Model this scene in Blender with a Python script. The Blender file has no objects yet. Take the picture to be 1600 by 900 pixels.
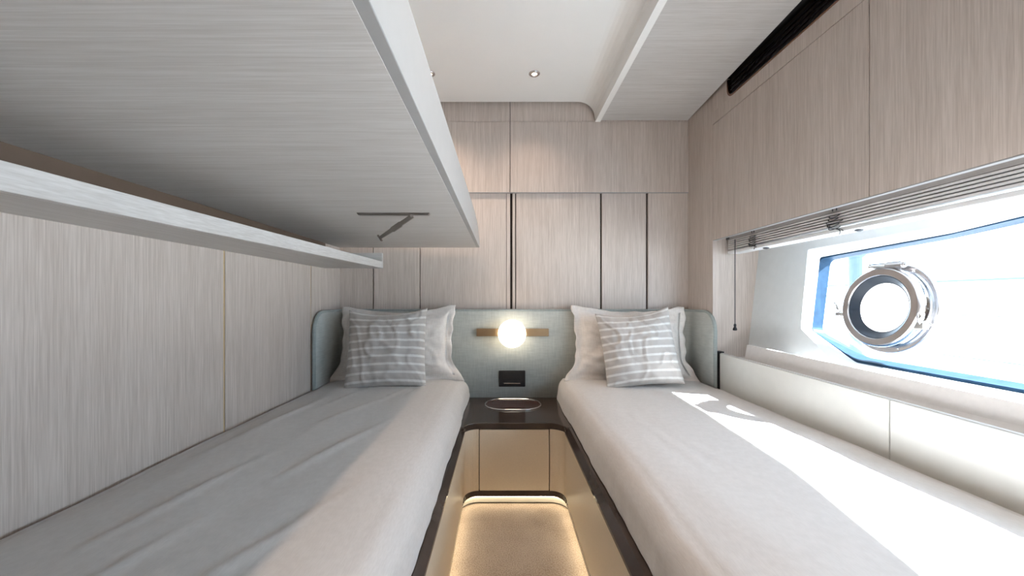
import bpy, bmesh, math, random
from mathutils import Vector, Matrix, noise

random.seed(4)
S = bpy.context.scene
COL = S.collection
H = 0.832                    # camera height above the cabin floor

# ------------------------------------------------------------------ camera
cam_d = bpy.data.cameras.new('camera')
cam_d.sensor_width = 36.0
cam_d.lens = 36.0 * 600.0 / 1600.0
cam_d.shift_x = 15.0 / 1600.0
cam_d.shift_y = 17.0 / 1600.0
cam_d.clip_start = 0.02
cam = bpy.data.objects.new('camera', cam_d)
cam.location = (0, 0, H)
cam.rotation_euler = (math.pi / 2, 0, 0)
COL.objects.link(cam)
S.camera = cam

# ------------------------------------------------------------------ world, sun, exposure
w = bpy.data.worlds.new('sky'); S.world = w; w.use_nodes = True
bg = w.node_tree.nodes['Background']
bg.inputs[0].default_value = (0.62, 0.81, 1.0, 1)
bg.inputs[1].default_value = 6.6

SUN_DIR = Vector((-1.03, 0.29, -1.0)).normalized()
sd = bpy.data.lights.new('sun', 'SUN')
sd.energy = 58.0; sd.angle = math.radians(0.6); sd.color = (0.89, 0.95, 1.0)
so = bpy.data.objects.new('sun', sd); COL.objects.link(so)
so.rotation_euler = SUN_DIR.to_track_quat('-Z', 'Y').to_euler()
so.location = (6, -2, 6)

S.view_settings.view_transform = 'Standard'
S.view_settings.look = 'None'
S.view_settings.gamma = 1.0
S.view_settings.use_curve_mapping = False
S.view_settings.exposure = 0.43

# ------------------------------------------------------------------ materials
MATS = {}
def new_mat(name):
    m = bpy.data.materials.new(name); m.use_nodes = True
    nt = m.node_tree
    return m, nt, nt.nodes['Principled BSDF']

def flat(name, col, rough=0.5, metal=0.0, emit=None, estr=0.0, coat=0.0, spec=None, noise_amt=0.04, nscale=30, bump=0.0):
    m, nt, b = new_mat(name)
    b.inputs['Roughness'].default_value = rough
    b.inputs['Metallic'].default_value = metal
    b.inputs['Coat Weight'].default_value = coat
    if spec is not None: b.inputs['Specular IOR Level'].default_value = spec
    tc = nt.nodes.new('ShaderNodeTexCoord')
    n = nt.nodes.new('ShaderNodeTexNoise'); n.inputs['Scale'].default_value = nscale; n.inputs['Detail'].default_value = 3
    nt.links.new(tc.outputs['Object'], n.inputs['Vector'])
    r = nt.nodes.new('ShaderNodeValToRGB')
    r.color_ramp.elements[0].position = 0.3; r.color_ramp.elements[1].position = 0.7
    r.color_ramp.elements[0].color = [c * (1 - noise_amt) for c in col] + [1]
    r.color_ramp.elements[1].color = [min(1, c * (1 + noise_amt)) for c in col] + [1]
    nt.links.new(n.outputs['Fac'], r.inputs['Fac'])
    nt.links.new(r.outputs['Color'], b.inputs['Base Color'])
    if bump:
        bp = nt.nodes.new('ShaderNodeBump'); bp.inputs['Strength'].default_value = bump; bp.inputs['Distance'].default_value = 0.002
        nt.links.new(n.outputs['Fac'], bp.inputs['Height']); nt.links.new(bp.outputs['Normal'], b.inputs['Normal'])
    if emit:
        b.inputs['Emission Color'].default_value = (*emit, 1); b.inputs['Emission Strength'].default_value = estr
    MATS[name] = m
    return m

def veneer(name, axis, lo, hi, rough=0.45):
    """open-grain bleached oak: streaks run along axis"""
    m, nt, b = new_mat(name)
    N = nt.nodes.new; L = nt.links.new
    tc = N('ShaderNodeTexCoord'); oi = N('ShaderNodeObjectInfo')
    addv = N('ShaderNodeVectorMath'); addv.operation = 'ADD'
    comb = N('ShaderNodeCombineXYZ'); mul = N('ShaderNodeMath'); mul.operation = 'MULTIPLY'; mul.inputs[1].default_value = 7.3
    L(oi.outputs['Random'], mul.inputs[0])
    for k in range(3): L(mul.outputs[0], comb.inputs[k])
    L(tc.outputs['Object'], addv.inputs[0]); L(comb.outputs[0], addv.inputs[1])
    def streak(across, along, detail, dist):
        mp = N('ShaderNodeMapping'); sc = [across] * 3; sc[axis] = along
        mp.inputs['Scale'].default_value = sc
        L(addv.outputs[0], mp.inputs['Vector'])
        n = N('ShaderNodeTexNoise'); n.inputs['Scale'].default_value = 1.0
        n.inputs['Detail'].default_value = detail; n.inputs['Distortion'].default_value = dist
        L(mp.outputs[0], n.inputs['Vector'])
        return n
    n1 = streak(16, 0.9, 3, 2.0)      # broad figure
    n2 = streak(250, 5.0, 3, 0.35)     # grain
    n3 = streak(560, 16.0, 2, 0.0)     # pores
    mx = N('ShaderNodeMix'); mx.inputs[0].default_value = 0.68
    L(n1.outputs['Fac'], mx.inputs[2]); L(n2.outputs['Fac'], mx.inputs[3])
    mx2 = N('ShaderNodeMix'); mx2.inputs[0].default_value = 0.33
    L(mx.outputs[0], mx2.inputs[2]); L(n3.outputs['Fac'], mx2.inputs[3])
    r = N('ShaderNodeValToRGB')
    r.color_ramp.elements[0].position = 0.37; r.color_ramp.elements[1].position = 0.62
    r.color_ramp.elements[0].color = (*lo, 1); r.color_ramp.elements[1].color = (*hi, 1)
    L(mx2.outputs[0], r.inputs['Fac']); L(r.outputs['Color'], b.inputs['Base Color'])
    b.inputs['Roughness'].default_value = rough
    bp = N('ShaderNodeBump'); bp.inputs['Strength'].default_value = 0.12; bp.inputs['Distance'].default_value = 0.001
    L(mx2.outputs[0], bp.inputs['Height']); L(bp.outputs['Normal'], b.inputs['Normal'])
    MATS[name] = m
    return m

OAK_LO = (0.47, 0.395, 0.345); OAK_HI = (0.645, 0.565, 0.512)
veneer('oak_z', 2, OAK_LO, OAK_HI)
veneer('oak_x', 0, (0.49, 0.462, 0.44), (0.62, 0.60, 0.583))
veneer('oak_y', 1, (0.49, 0.462, 0.44), (0.62, 0.60, 0.583))

def weave(name, c1, c2, scale, rough=0.9, bump=0.3, sheen=0.2, stretch=(1, 1, 1)):
    m, nt, b = new_mat(name); N = nt.nodes.new; L = nt.links.new
    tc = N('ShaderNodeTexCoord')
    mp1 = N('ShaderNodeMapping'); mp1.inputs['Scale'].default_value = (scale, scale * .12, scale * .12)
    mp2 = N('ShaderNodeMapping'); mp2.inputs['Scale'].default_value = (scale * .12 * stretch[0], scale * .12 * stretch[1], scale)
    n1 = N('ShaderNodeTexNoise'); n2 = N('ShaderNodeTexNoise')
    for n, mp in ((n1, mp1), (n2, mp2)):
        L(tc.outputs['Object'], mp.inputs['Vector']); n.inputs['Scale'].default_value = 1; n.inputs['Detail'].default_value = 2
        L(mp.outputs[0], n.inputs['Vector'])
    mx = N('ShaderNodeMix'); mx.inputs[0].default_value = 0.5
    L(n1.outputs['Fac'], mx.inputs[2]); L(n2.outputs['Fac'], mx.inputs[3])
    r = N('ShaderNodeValToRGB'); r.color_ramp.elements[0].position = 0.38; r.color_ramp.elements[1].position = 0.62
    r.color_ramp.elements[0].color = (*c1, 1); r.color_ramp.elements[1].color = (*c2, 1)
    L(mx.outputs[0], r.inputs['Fac']); L(r.outputs['Color'], b.inputs['Base Color'])
    bp = N('ShaderNodeBump'); bp.inputs['Strength'].default_value = bump; bp.inputs['Distance'].default_value = 0.0015
    L(mx.outputs[0], bp.inputs['Height']); L(bp.outputs['Normal'], b.inputs['Normal'])
    b.inputs['Roughness'].default_value = rough; b.inputs['Sheen Weight'].default_value = sheen
    MATS[name] = m
    return m

weave('sheet', (0.565, 0.54, 0.52), (0.61, 0.585, 0.565), 520, bump=0.15)
weave('pillow_linen', (0.74, 0.69, 0.645), (0.83, 0.78, 0.735), 300, bump=0.3)
weave('headboard_fabric', (0.44, 0.465, 0.44), (0.52, 0.545, 0.515), 150, rough=0.75, bump=0.35)
weave('headboard_piping', (0.30, 0.34, 0.33), (0.36, 0.40, 0.39), 150, rough=0.75, bump=0.3)

def stripes(name):
    m, nt, b = new_mat(name); N = nt.nodes.new; L = nt.links.new
    uv = N('ShaderNodeTexCoord'); sep = N('ShaderNodeSeparateXYZ'); L(uv.outputs['UV'], sep.inputs[0])
    nz = N('ShaderNodeTexNoise'); nz.inputs['Scale'].default_value = 60; nz.inputs['Detail'].default_value = 3
    L(uv.outputs['UV'], nz.inputs['Vector'])
    a = N('ShaderNodeMath'); a.operation = 'MULTIPLY_ADD'; a.inputs[1].default_value = 0.012; L(nz.outputs['Fac'], a.inputs[0]); L(sep.outputs['Y'], a.inputs[2])
    mu = N('ShaderNodeMath'); mu.operation = 'MULTIPLY'; mu.inputs[1].default_value = 10.0; L(a.outputs[0], mu.inputs[0])
    fr = N('ShaderNodeMath'); fr.operation = 'FRACT'; L(mu.outputs[0], fr.inputs[0])
    r = N('ShaderNodeValToRGB'); cr = r.color_ramp
    base = (0.52, 0.485, 0.455, 1); wht = (0.76, 0.74, 0.71, 1)
    cr.elements[0].position = 0.0; cr.elements[0].color = base
    cr.elements[1].position = 1.0; cr.elements[1].color = base
    for p, c in ((0.55, base), (0.62, wht), (0.83, wht), (0.90, base)):
        e = cr.elements.new(p); e.color = c
    L(fr.outputs[0], r.inputs['Fac'])
    n2 = N('ShaderNodeTexNoise'); n2.inputs['Scale'].default_value = 220; L(uv.outputs['UV'], n2.inputs['Vector'])
    mxx = N('ShaderNodeMix'); mxx.data_type = 'RGBA'; mxx.blend_type = 'MULTIPLY'; mxx.inputs[0].default_value = 0.35
    L(r.outputs['Color'], mxx.inputs[6]); 
    r2 = N('ShaderNodeValToRGB'); r2.color_ramp.elements[0].color = (0.7, 0.7, 0.7, 1); r2.color_ramp.elements[0].position = 0.3
    r2.color_ramp.elements[1].position = 0.6
    L(n2.outputs['Fac'], r2.inputs['Fac']); L(r2.outputs['Color'], mxx.inputs[7])
    L(mxx.outputs[2], b.inputs['Base Color'])
    bp = N('ShaderNodeBump'); bp.inputs['Strength'].default_value = 0.3; bp.inputs['Distance'].default_value = 0.002
    L(n2.outputs['Fac'], bp.inputs['Height']); L(bp.outputs['Normal'], b.inputs['Normal'])
    b.inputs['Roughness'].default_value = 0.9; b.inputs['Sheen Weight'].default_value = 0.2
    MATS[name] = m
stripes('striped_fabric')

flat('ceiling_lacquer', (0.90, 0.89, 0.865), rough=0.18, noise_amt=0.01, nscale=5, bump=0.5)
flat('edge_lacquer', (0.35, 0.345, 0.34), rough=0.4, noise_amt=0.02)
flat('cream_laminate', (0.66, 0.655, 0.62), rough=0.32, noise_amt=0.02)
flat('aisle_leather', (0.64, 0.55, 0.43), rough=0.38, noise_amt=0.03, nscale=200, bump=0.05)
flat('hull_liner', (0.74, 0.77, 0.775), rough=0.5, noise_amt=0.02)
flat('white_trim', (0.66, 0.665, 0.66), rough=0.35, noise_amt=0.01)
flat('dark_gloss', (0.045, 0.032, 0.027), rough=0.12, coat=0.0, spec=0.35, noise_amt=0.2, nscale=12)
flat('greige_laminate', (0.66, 0.63, 0.61), rough=0.4, noise_amt=0.03, nscale=80)
flat('shadow_gap', (0.03, 0.022, 0.018), rough=0.7)
flat('black_matte', (0.012, 0.012, 0.013), rough=0.55)
flat('black_plastic', (0.010, 0.011, 0.014), rough=0.3)
flat('brass', (0.42, 0.30, 0.18), rough=0.33, metal=1.0)
flat('gold_inlay', (0.72, 0.53, 0.27), rough=0.4, metal=0.4)
flat('steel', (0.30, 0.28, 0.26), rough=0.32, metal=1.0)
flat('chrome', (0.80, 0.79, 0.78), rough=0.06, metal=1.0)
flat('chrome_satin', (0.54, 0.51, 0.505), rough=0.24, metal=1.0)
flat('seal_rubber', (0.012, 0.02, 0.032), rough=0.45)
flat('blue_frame', (0.017, 0.042, 0.078), rough=0.55, spec=0.08, noise_amt=0.15, nscale=40)
flat('rail_greige', (0.40, 0.37, 0.35), rough=0.5)
flat('slat_paint', (0.74, 0.70, 0.68), rough=0.5)
flat('rail_paint', (0.78, 0.78, 0.78), rough=0.4)
flat('cord_dark', (0.05, 0.05, 0.055), rough=0.7)
flat('smoke_glass', (0.05, 0.018, 0.014), rough=0.05, coat=0.2, spec=0.5)
flat('globe_glass', (0.95, 0.90, 0.82), rough=0.4, emit=(1.0, 0.86, 0.66), estr=4.5, noise_amt=0.0)
flat('lamp_lens', (0.9, 0.85, 0.8), rough=0.3, emit=(1.0, 0.82, 0.62), estr=8.0, noise_amt=0.0)
flat('led_tape', (0.9, 0.85, 0.7), rough=0.4, emit=(1.0, 0.82, 0.55), estr=10.0, noise_amt=0.0)
flat('copper', (0.30, 0.17, 0.12), rough=0.25, metal=1.0)
flat('concrete', (0.72, 0.72, 0.70), rough=0.9, noise_amt=0.08, nscale=2)
flat('pile_paint', (0.05, 0.075, 0.11), rough=0.5)
flat('hull_paint', (0.80, 0.82, 0.84), rough=0.3)

def carpet(name):
    m, nt, b = new_mat(name); N = nt.nodes.new; L = nt.links.new
    tc = N('ShaderNodeTexCoord')
    n = N('ShaderNodeTexNoise'); n.inputs['Scale'].default_value = 260; n.inputs['Detail'].default_value = 3
    n2 = N('ShaderNodeTexNoise'); n2.inputs['Scale'].default_value = 9; n2.inputs['Detail'].default_value = 3
    L(tc.outputs['Object'], n.inputs['Vector']); L(tc.outputs['Object'], n2.inputs['Vector'])
    mx = N('ShaderNodeMix'); mx.inputs[0].default_value = 0.30; L(n.outputs['Fac'], mx.inputs[2]); L(n2.outputs['Fac'], mx.inputs[3])
    r = N('ShaderNodeValToRGB'); r.color_ramp.elements[0].position = 0.35; r.color_ramp.elements[1].position = 0.62
    r.color_ramp.elements[0].color = (0.27, 0.20, 0.15, 1); r.color_ramp.elements[1].color = (0.56, 0.48, 0.40, 1)
    L(mx.outputs[0], r.inputs['Fac']); L(r.outputs['Color'], b.inputs['Base Color'])
    bp = N('ShaderNodeBump'); bp.inputs['Strength'].default_value = 0.7; bp.inputs['Distance'].default_value = 0.004
    L(n.outputs['Fac'], bp.inputs['Height']); L(bp.outputs['Normal'], b.inputs['Normal'])
    b.inputs['Roughness'].default_value = 1.0; b.inputs['Sheen Weight'].default_value = 0.3
    MATS[name] = m
carpet('carpet')

def pane_mat(name, refl=0.06):
    m = bpy.data.materials.new(name); m.use_nodes = True; nt = m.node_tree
    nt.nodes.remove(nt.nodes['Principled BSDF'])
    out = nt.nodes['Material Output']
    t = nt.nodes.new('ShaderNodeBsdfTransparent'); t.inputs[0].default_value = (0.96, 0.985, 1.0, 1)
    g = nt.nodes.new('ShaderNodeBsdfGlossy'); g.inputs['Roughness'].default_value = 0.02
    mx = nt.nodes.new('ShaderNodeMixShader'); mx.inputs[0].default_value = refl
    nt.links.new(t.outputs[0], mx.inputs[1]); nt.links.new(g.outputs[0], mx.inputs[2]); nt.links.new(mx.outputs[0], out.inputs['Surface'])
    MATS[name] = m
pane_mat('window_glass')

# ------------------------------------------------------------------ mesh helpers (all coordinates: x right, y into the cabin, z above the lens)
class MB:
    def __init__(s): s.v = []; s.f = []; s.smooth = False; s.uv = None; s.bev = 0
    def add(s, vs, fs):
        k = len(s.v); s.v += [tuple(v) for v in vs]; s.f += [tuple(i + k for i in f) for f in fs]; return s
    def box(s, x0, x1, y0, y1, z0, z1):
        x0, x1 = sorted((x0, x1)); y0, y1 = sorted((y0, y1)); z0, z1 = sorted((z0, z1))
        return s.add([(x0,y0,z0),(x1,y0,z0),(x1,y1,z0),(x0,y1,z0),(x0,y0,z1),(x1,y0,z1),(x1,y1,z1),(x0,y1,z1)],
                     [(0,3,2,1),(4,5,6,7),(0,1,5,4),(1,2,6,5),(2,3,7,6),(3,0,4,7)])
    def hexa(s, p):          # eight corners: bottom loop then top loop
        return s.add(p, [(0,3,2,1),(4,5,6,7),(0,1,5,4),(1,2,6,5),(2,3,7,6),(3,0,4,7)])
    def prism(s, loop_a, loop_b, caps=True):
        n = len(loop_a)
        fs = [(i, (i + 1) % n, n + (i + 1) % n, n + i) for i in range(n)]
        if caps: fs += [tuple(range(n))[::-1], tuple(range(n, 2 * n))]
        return s.add(list(loop_a) + list(loop_b), fs)
    def strip(s, loops, closed=True, cap=False):   # successive loops of equal length
        n = len(loops[0]); vs = [p for l in loops for p in l]; fs = []
        for j in range(len(loops) - 1):
            for i in range(n if closed else n - 1):
                a = j * n + i; b = j * n + (i + 1) % n
                fs.append((a, b, b + n, a + n))
        if cap: fs += [tuple(range(n))[::-1], tuple(range((len(loops) - 1) * n, len(loops) * n))]
        return s.add(vs, fs)
    def tube(s, pts, r, n=8, cap=True):
        pts = [Vector(p) for p in pts]; loops = []
        rr = r if isinstance(r, (list, tuple)) else [r] * len(pts)
        up = Vector((0, 0, 1))
        for i, p in enumerate(pts):
            t = (pts[min(i + 1, len(pts) - 1)] - pts[max(i - 1, 0)]).normalized()
            a = t.cross(up)
            if a.length < 1e-3: a = t.cross(Vector((1, 0, 0)))
            a.normalize(); b = t.cross(a).normalized()
            loops.append([p + (a * math.cos(q) + b * math.sin(q)) * rr[i] for q in [2 * math.pi * k / n for k in range(n)]])
        return s.strip(loops, True, cap)
    def lathe(s, c, axis, prof, n=48, closed=False):
        """prof: (distance along axis, radius)"""
        ax = Vector(axis).normalized(); a = ax.orthogonal().normalized(); b = ax.cross(a); c = Vector(c)
        loops = [[c + ax * h + (a * math.cos(q) + b * math.sin(q)) * max(r, 1e-5) for q in [2 * math.pi * k / n for k in range(n)]] for h, r in prof]
        if closed: loops.append(loops[0])
        return s.strip(loops, True, False)
    def build(s, name, mat, parent=None, smooth=False, bevel=0.0, origin=None, solid=0.0, seg=2):
        vs = [Vector(v) for v in s.v]
        if origin is None:
            lo = [min(v[k] for v in vs) for k in range(3)]; hi = [max(v[k] for v in vs) for k in range(3)]
            origin = Vector(((lo[0] + hi[0]) / 2, (lo[1] + hi[1]) / 2, lo[2]))
        origin = Vector(origin)
        me = bpy.data.meshes.new(name)
        me.from_pydata([tuple(v - origin) for v in vs], [], s.f)
        bm = bmesh.new(); bm.from_mesh(me)
        bmesh.ops.remove_doubles(bm, verts=bm.verts, dist=1e-6)
        bmesh.ops.recalc_face_normals(bm, faces=bm.faces)
        bm.to_mesh(me); bm.free()
        if s.uv:
            ul = me.uv_layers.new(name='UVMap')
            for lp in me.loops: ul.data[lp.index].uv = s.uv[lp.vertex_index]
        me.materials.append(MATS[mat])
        if smooth:
            for p in me.polygons: p.use_smooth = True
        o = bpy.data.objects.new(name, me); COL.objects.link(o)
        wl = origin + Vector((0, 0, H))
        if parent:
            o.parent = parent; o.location = wl - world_loc(parent)
        else: o.location = wl
        if bevel:
            md = o.modifiers.new('bevel', 'BEVEL'); md.width = bevel; md.segments = seg; md.limit_method = 'ANGLE'; md.angle_limit = math.radians(40)
        if solid:
            md = o.modifiers.new('thickness', 'SOLIDIFY'); md.thickness = solid; md.offset = 0
        return o

def world_loc(o):
    p = Vector(o.location)
    while o.parent: o = o.parent; p += Vector(o.location)
    return p
def tag(o, label, cat, group=None):
    o['label'] = label; o['category'] = cat
    if group: o['group'] = group
    return o
def empty(name, loc):
    o = bpy.data.objects.new(name, None); o.empty_display_size = 0.05
    COL.objects.link(o); o.location = Vector(loc) + Vector((0, 0, H)); return o
def struct(o, label=None):
    o['kind'] = 'structure'
    if label: o['label'] = label
    return o
def box(name, mat, x0, x1, y0, y1, z0, z1, parent=None, bevel=0.0):
    return MB().box(x0, x1, y0, y1, z0, z1).build(name, mat, parent, bevel=bevel)
def arc(c, r, a0, a1, n): return [(c[0] + r * math.cos(a0 + (a1 - a0) * k / n), c[1] + r * math.sin(a0 + (a1 - a0) * k / n)) for k in range(n + 1)]
def nz(x, y, z): return noise.noise(Vector((x, y, z)))

XL, XR, DB, DF = -0.84, 0.957, 2.0, -0.95      # left wall, right wall, headboard wall, wall behind the camera
ZC, ZS, ZF = 1.007, 0.917, -0.832              # ceiling, soffit, floor

# ================================================================== SETTING
# floor
fl = struct(box('floor', 'carpet', XL - 0.05, 1.35, DF, DB + 0.1, ZF - 0.05, ZF), 'beige pile carpet in the aisle between the beds')

# ceiling with the rounded downturn along the soffit
prof = [(XL - 0.05, ZC), (0.385, ZC)]
prof += [(0.385 + 0.085 * math.sin(a), ZC - 0.075 * (1 - math.cos(a))) for a in [math.pi / 2 * k / 8 for k in range(1, 9)]]
prof += [(0.474, 0.905), (0.50, 0.905), (0.50, ZC + 0.04), (XL - 0.05, ZC + 0.04)]
ceil = struct(MB().prism([(x, DF, z) for x, z in prof], [(x, 1.963, z) for x, z in prof]).build('ceiling', 'ceiling_lacquer'), 'glossy cream lacquered ceiling panel')
for p in ceil.data.polygons:
    if 1 < len(p.vertices) < 6: p.use_smooth = False
# soffit board over the right bed
sof = struct(MB().hexa([(0.486, DF, ZS), (0.83, DF, ZS), (0.952, DB - 0.0275, ZS), (0.486, DB - 0.0275, ZS),
                        (0.486, DF, ZS + 0.03), (0.83, DF, ZS + 0.03), (0.952, DB - 0.0275, ZS + 0.03), (0.486, DB - 0.0275, ZS + 0.03)]).build('trim_1', 'oak_x'),
             'pale wood soffit board running above the right bed')
MB().hexa([(0.477, DF, ZS + 0.001), (0.486, DF, ZS - 0.0005), (0.486, DB - 0.0275, ZS - 0.0005), (0.477, DB - 0.0275, ZS + 0.001),
           (0.477, DF, ZS + 0.03), (0.486, DF, ZS + 0.03), (0.486, DB - 0.0275, ZS + 0.03), (0.477, DB - 0.0275, ZS + 0.03)]).build('edge_strip', 'ceiling_lacquer', sof)
box('gap_shade_strip', 'black_matte', 0.82, XR + 0.034, DF, DB - 0.027, ZS + 0.031, ZS + 0.036, sof)  # black strip added above the soffit gap, painting in its darkness
box('sky_leak_blocker', 'shadow_gap', XL - 0.05, 0.50, 1.94, DB + 0.01, ZC + 0.0405, ZC + 0.06, ceil)  # dark cover added to block sky light leaking through the ceiling gap
box('roof_deck', 'shadow_gap', 0.50, 1.35, DF, DB, 1.0, 1.05, ceil)

# back wall
wb = struct(box('wall_back', 'shadow_gap', XL - 0.05, 1.35, DB, DB + 0.08, ZF, ZC + 0.05), 'headboard wall clad in pale vertical-grain wood panels')
def backpanel(x0, x1, z0, z1, front, bev=0.0012): return box('panel', 'oak_z', x0, x1, front, DB, z0, z1, wb, bevel=bev)
backpanel(XL, -0.669, -0.55, 0.547, 1.986)
backpanel(-0.663, -0.429, -0.55, 0.547, 1.981)
backpanel(-0.425, 0.020, -0.55, 0.547, 1.990)
backpanel(0.022, 0.040, -0.55, 0.547, 1.988)
backpanel(0.052, 0.066, -0.55, 0.547, 1.988)
backpanel(0.071, 0.507, -0.55, 0.547, 1.990)
backpanel(0.515, 0.743, -0.55, 0.547, 1.987)
backpanel(0.752, XR + 0.01, -0.55, 0.547, 1.983)
backpanel(XL, 0.038, 0.548, 0.911, 1.974)
backpanel(0.041, XR - 0.001, 0.548, 0.911, 1.974)
backpanel(XL, 0.038, 0.9125, ZC + .04, 1.978)
backpanel(0.041, 0.50, 0.9125, ZC + .04, 1.978)
backpanel(0.503, XR - 0.001, 0.9125, 0.96, 1.9745)
box('lip', 'edge_lacquer', XL, XR - 0.001, 1.973, 1.985, 0.5455, 0.548, wb)

# left wall: big panels with brass inlays
wl = struct(box('wall_left', 'shadow_gap', XL - 0.08, XL - 0.012, DF, DB + 0.08, ZF, ZC), 'left wall clad in pale wood panels with thin gold inlays')
ds = [DB, 1.686, 1.161, 0.636, 0.111, -0.414, DF]
for i in range(6):
    box('panel', 'oak_z', XL - 0.012, XL, ds[i + 1] + 0.0035, ds[i] - 0.0035, -0.56, ZC, wl, bevel=0.001)
    if i: box('inlay', 'gold_inlay', XL - 0.012, XL - 0.003, ds[i] - 0.0035, ds[i] + 0.0035, -0.56, 0.25, wl)

# right wall: pillar beside the headboard, locker doors above the window recess
JD = 1.747
wr = struct(box('wall_right', 'oak_z', XR, 1.36, JD, DB, ZF, 1.0), 'pale wood right wall with flush locker doors over the window recess')
box('carcass', 'shadow_gap', XR + 0.016, XR + 0.03, DF, JD, 0.269, 0.94, wr)
box('top_rail', 'oak_z', XR, XR + 0.016, DF, JD - 0.0005, 0.792, 0.848, wr)
dd = [JD, 1.002, 0.257, -0.488, DF]
for i in range(4):
    box('door', 'oak_z', XR, XR + 0.016, dd[i + 1] + 0.0015, dd[i] - 0.0012, 0.267, 0.7905, wr, bevel=0.001)
box('locker_bottom', 'slat_paint', XR + 0.016, 1.125, DF, JD, 0.287, 0.300, wr)
box('bottom_lip', 'edge_lacquer', XR, XR + 0.016, DF, JD, 0.2645, 0.2668, wr)

# hull liner with the window opening
def liner_x(z): return 1.143 + 0.11 * z
NR = 0.018
def rounded(poly, r):
    out = []; n = len(poly)
    for i in range(n):
        p = Vector(poly[i]); a = Vector(poly[i - 1]); b = Vector(poly[(i + 1) % n])
        u = (a - p).normalized(); v = (b - p).normalized()
        for t in [k / 5 for k in range(6)]:
            q = (p + u * r) * (1 - t) ** 2 + p * 2 * t * (1 - t) + (p + v * r) * t ** 2
            out.append((q.x, q.y))
    return out
IN = rounded([(1.463, 0.188), (1.455, -0.112), (1.303, -0.212), (-0.35, -0.222), (-0.35, 0.345), (0.30, 0.295), (0.70, 0.225), (1.013, 0.193)], 0.006)
MI = rounded([(1.461, 0.158), (1.462, -0.120), (1.268, -0.210), (-0.35, -0.218), (-0.35, 0.345), (0.30, 0.292), (0.70, 0.215), (1.033, 0.177)], 0.010)
GL = rounded([(1.463, 0.146), (1.466, -0.126), (1.274, -0.194), (-0.35, -0.204), (-0.35, 0.345), (0.30, 0.282), (0.70, 0.205), (1.060, 0.168)], 0.024)
bm = bmesh.new()
def loop_edges(pts):
    vs = [bm.verts.new(p) for p in pts]; return [bm.edges.new((vs[i], vs[(i + 1) % len(vs)])) for i in range(len(vs))]
oz = [(-0.60, JD), (0.50, JD), (0.50, DF), (-0.60, DF)]
e1 = loop_edges([(liner_x(z), d, z) for z, d in oz]); e2 = loop_edges([(liner_x(z), d, z) for d, z in IN])
bmesh.ops.triangle_fill(bm, edges=e1 + e2, use_beauty=True)
lb = MB(); bm.verts.index_update()
lb.add([v.co.copy() for v in bm.verts], [[v.index for v in f.verts] for f in bm.faces]); bm.free()
hl = struct(lb.build('wall_hull', 'hull_liner'), 'cream hull lining around the window')
win = empty('window_1', (1.19, 0.55, -0.2)); struct(win, 'long hexagonal cabin window with white reveal and blue outer frame')
MB().strip([[(liner_x(z), d, z) for d, z in IN], [(liner_x(z) + 0.048, d, z) for d, z in MI]]).build('reveal', 'white_trim', win)
MB().strip([[(liner_x(z) + 0.048, d, z) for d, z in MI], [(liner_x(z) + 0.050, d, z) for d, z in rounded([(1.462, 0.153), (1.463, -0.119), (1.275, -0.202), (-0.35, -0.210), (-0.35, 0.345), (0.30, 0.287), (0.70, 0.210), (1.045, 0.173)], 0.018)],
            [(liner_x(z) + 0.086, d, z) for d, z in GL], [(liner_x(z) + 0.092, d, z) for d, z in GL]]).build('outer_frame', 'blue_frame', win)
gx = lambda z: liner_x(z) + 0.090
pane_b = MB(); pane_b.add([(gx(z), d, z) for d, z in GL], [tuple(range(len(GL)))]); pane = pane_b.build('pane', 'window_glass', win)

# wall behind the camera; unseen door added to shut daylight out of the doorway
wf = struct(box('wall_front', 'oak_z', 0.42, 1.36, DF - 0.05, DF, ZF, ZC + 0.04), 'wood wall behind the camera around the cabin door')
box('panel', 'oak_z', XL - 0.05, 0.02, DF - 0.05, DF, ZF, ZC + 0.04, wf)
box('lintel', 'oak_z', 0.02, 0.42, DF - 0.05, DF, 0.85, ZC + 0.04, wf)
d1 = struct(box('door_1', 'oak_z', 0.022, 0.418, DF - 0.045, DF - 0.01, ZF + 0.002, 0.848), 'pale wood cabin door added behind the camera to keep daylight out')
MB().tube([(0.07, DF - .01, 0.0), (0.07, DF + .03, 0.0), (0.17, DF + .03, 0.0)], 0.008, 8).build('door_handle', 'chrome_satin', d1)

# ================================================================== BED BASES, AISLE, BEDSIDE CABINET
AL, AR, AF, RC = -0.150, 0.246, 1.545, 0.055     # aisle left/right faces, cabinet front, corner radius
ZT, ZL, ZP = -0.500, -0.525, -0.772             # top of the dark trim, its lower edge, bottom of leather panels

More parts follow.
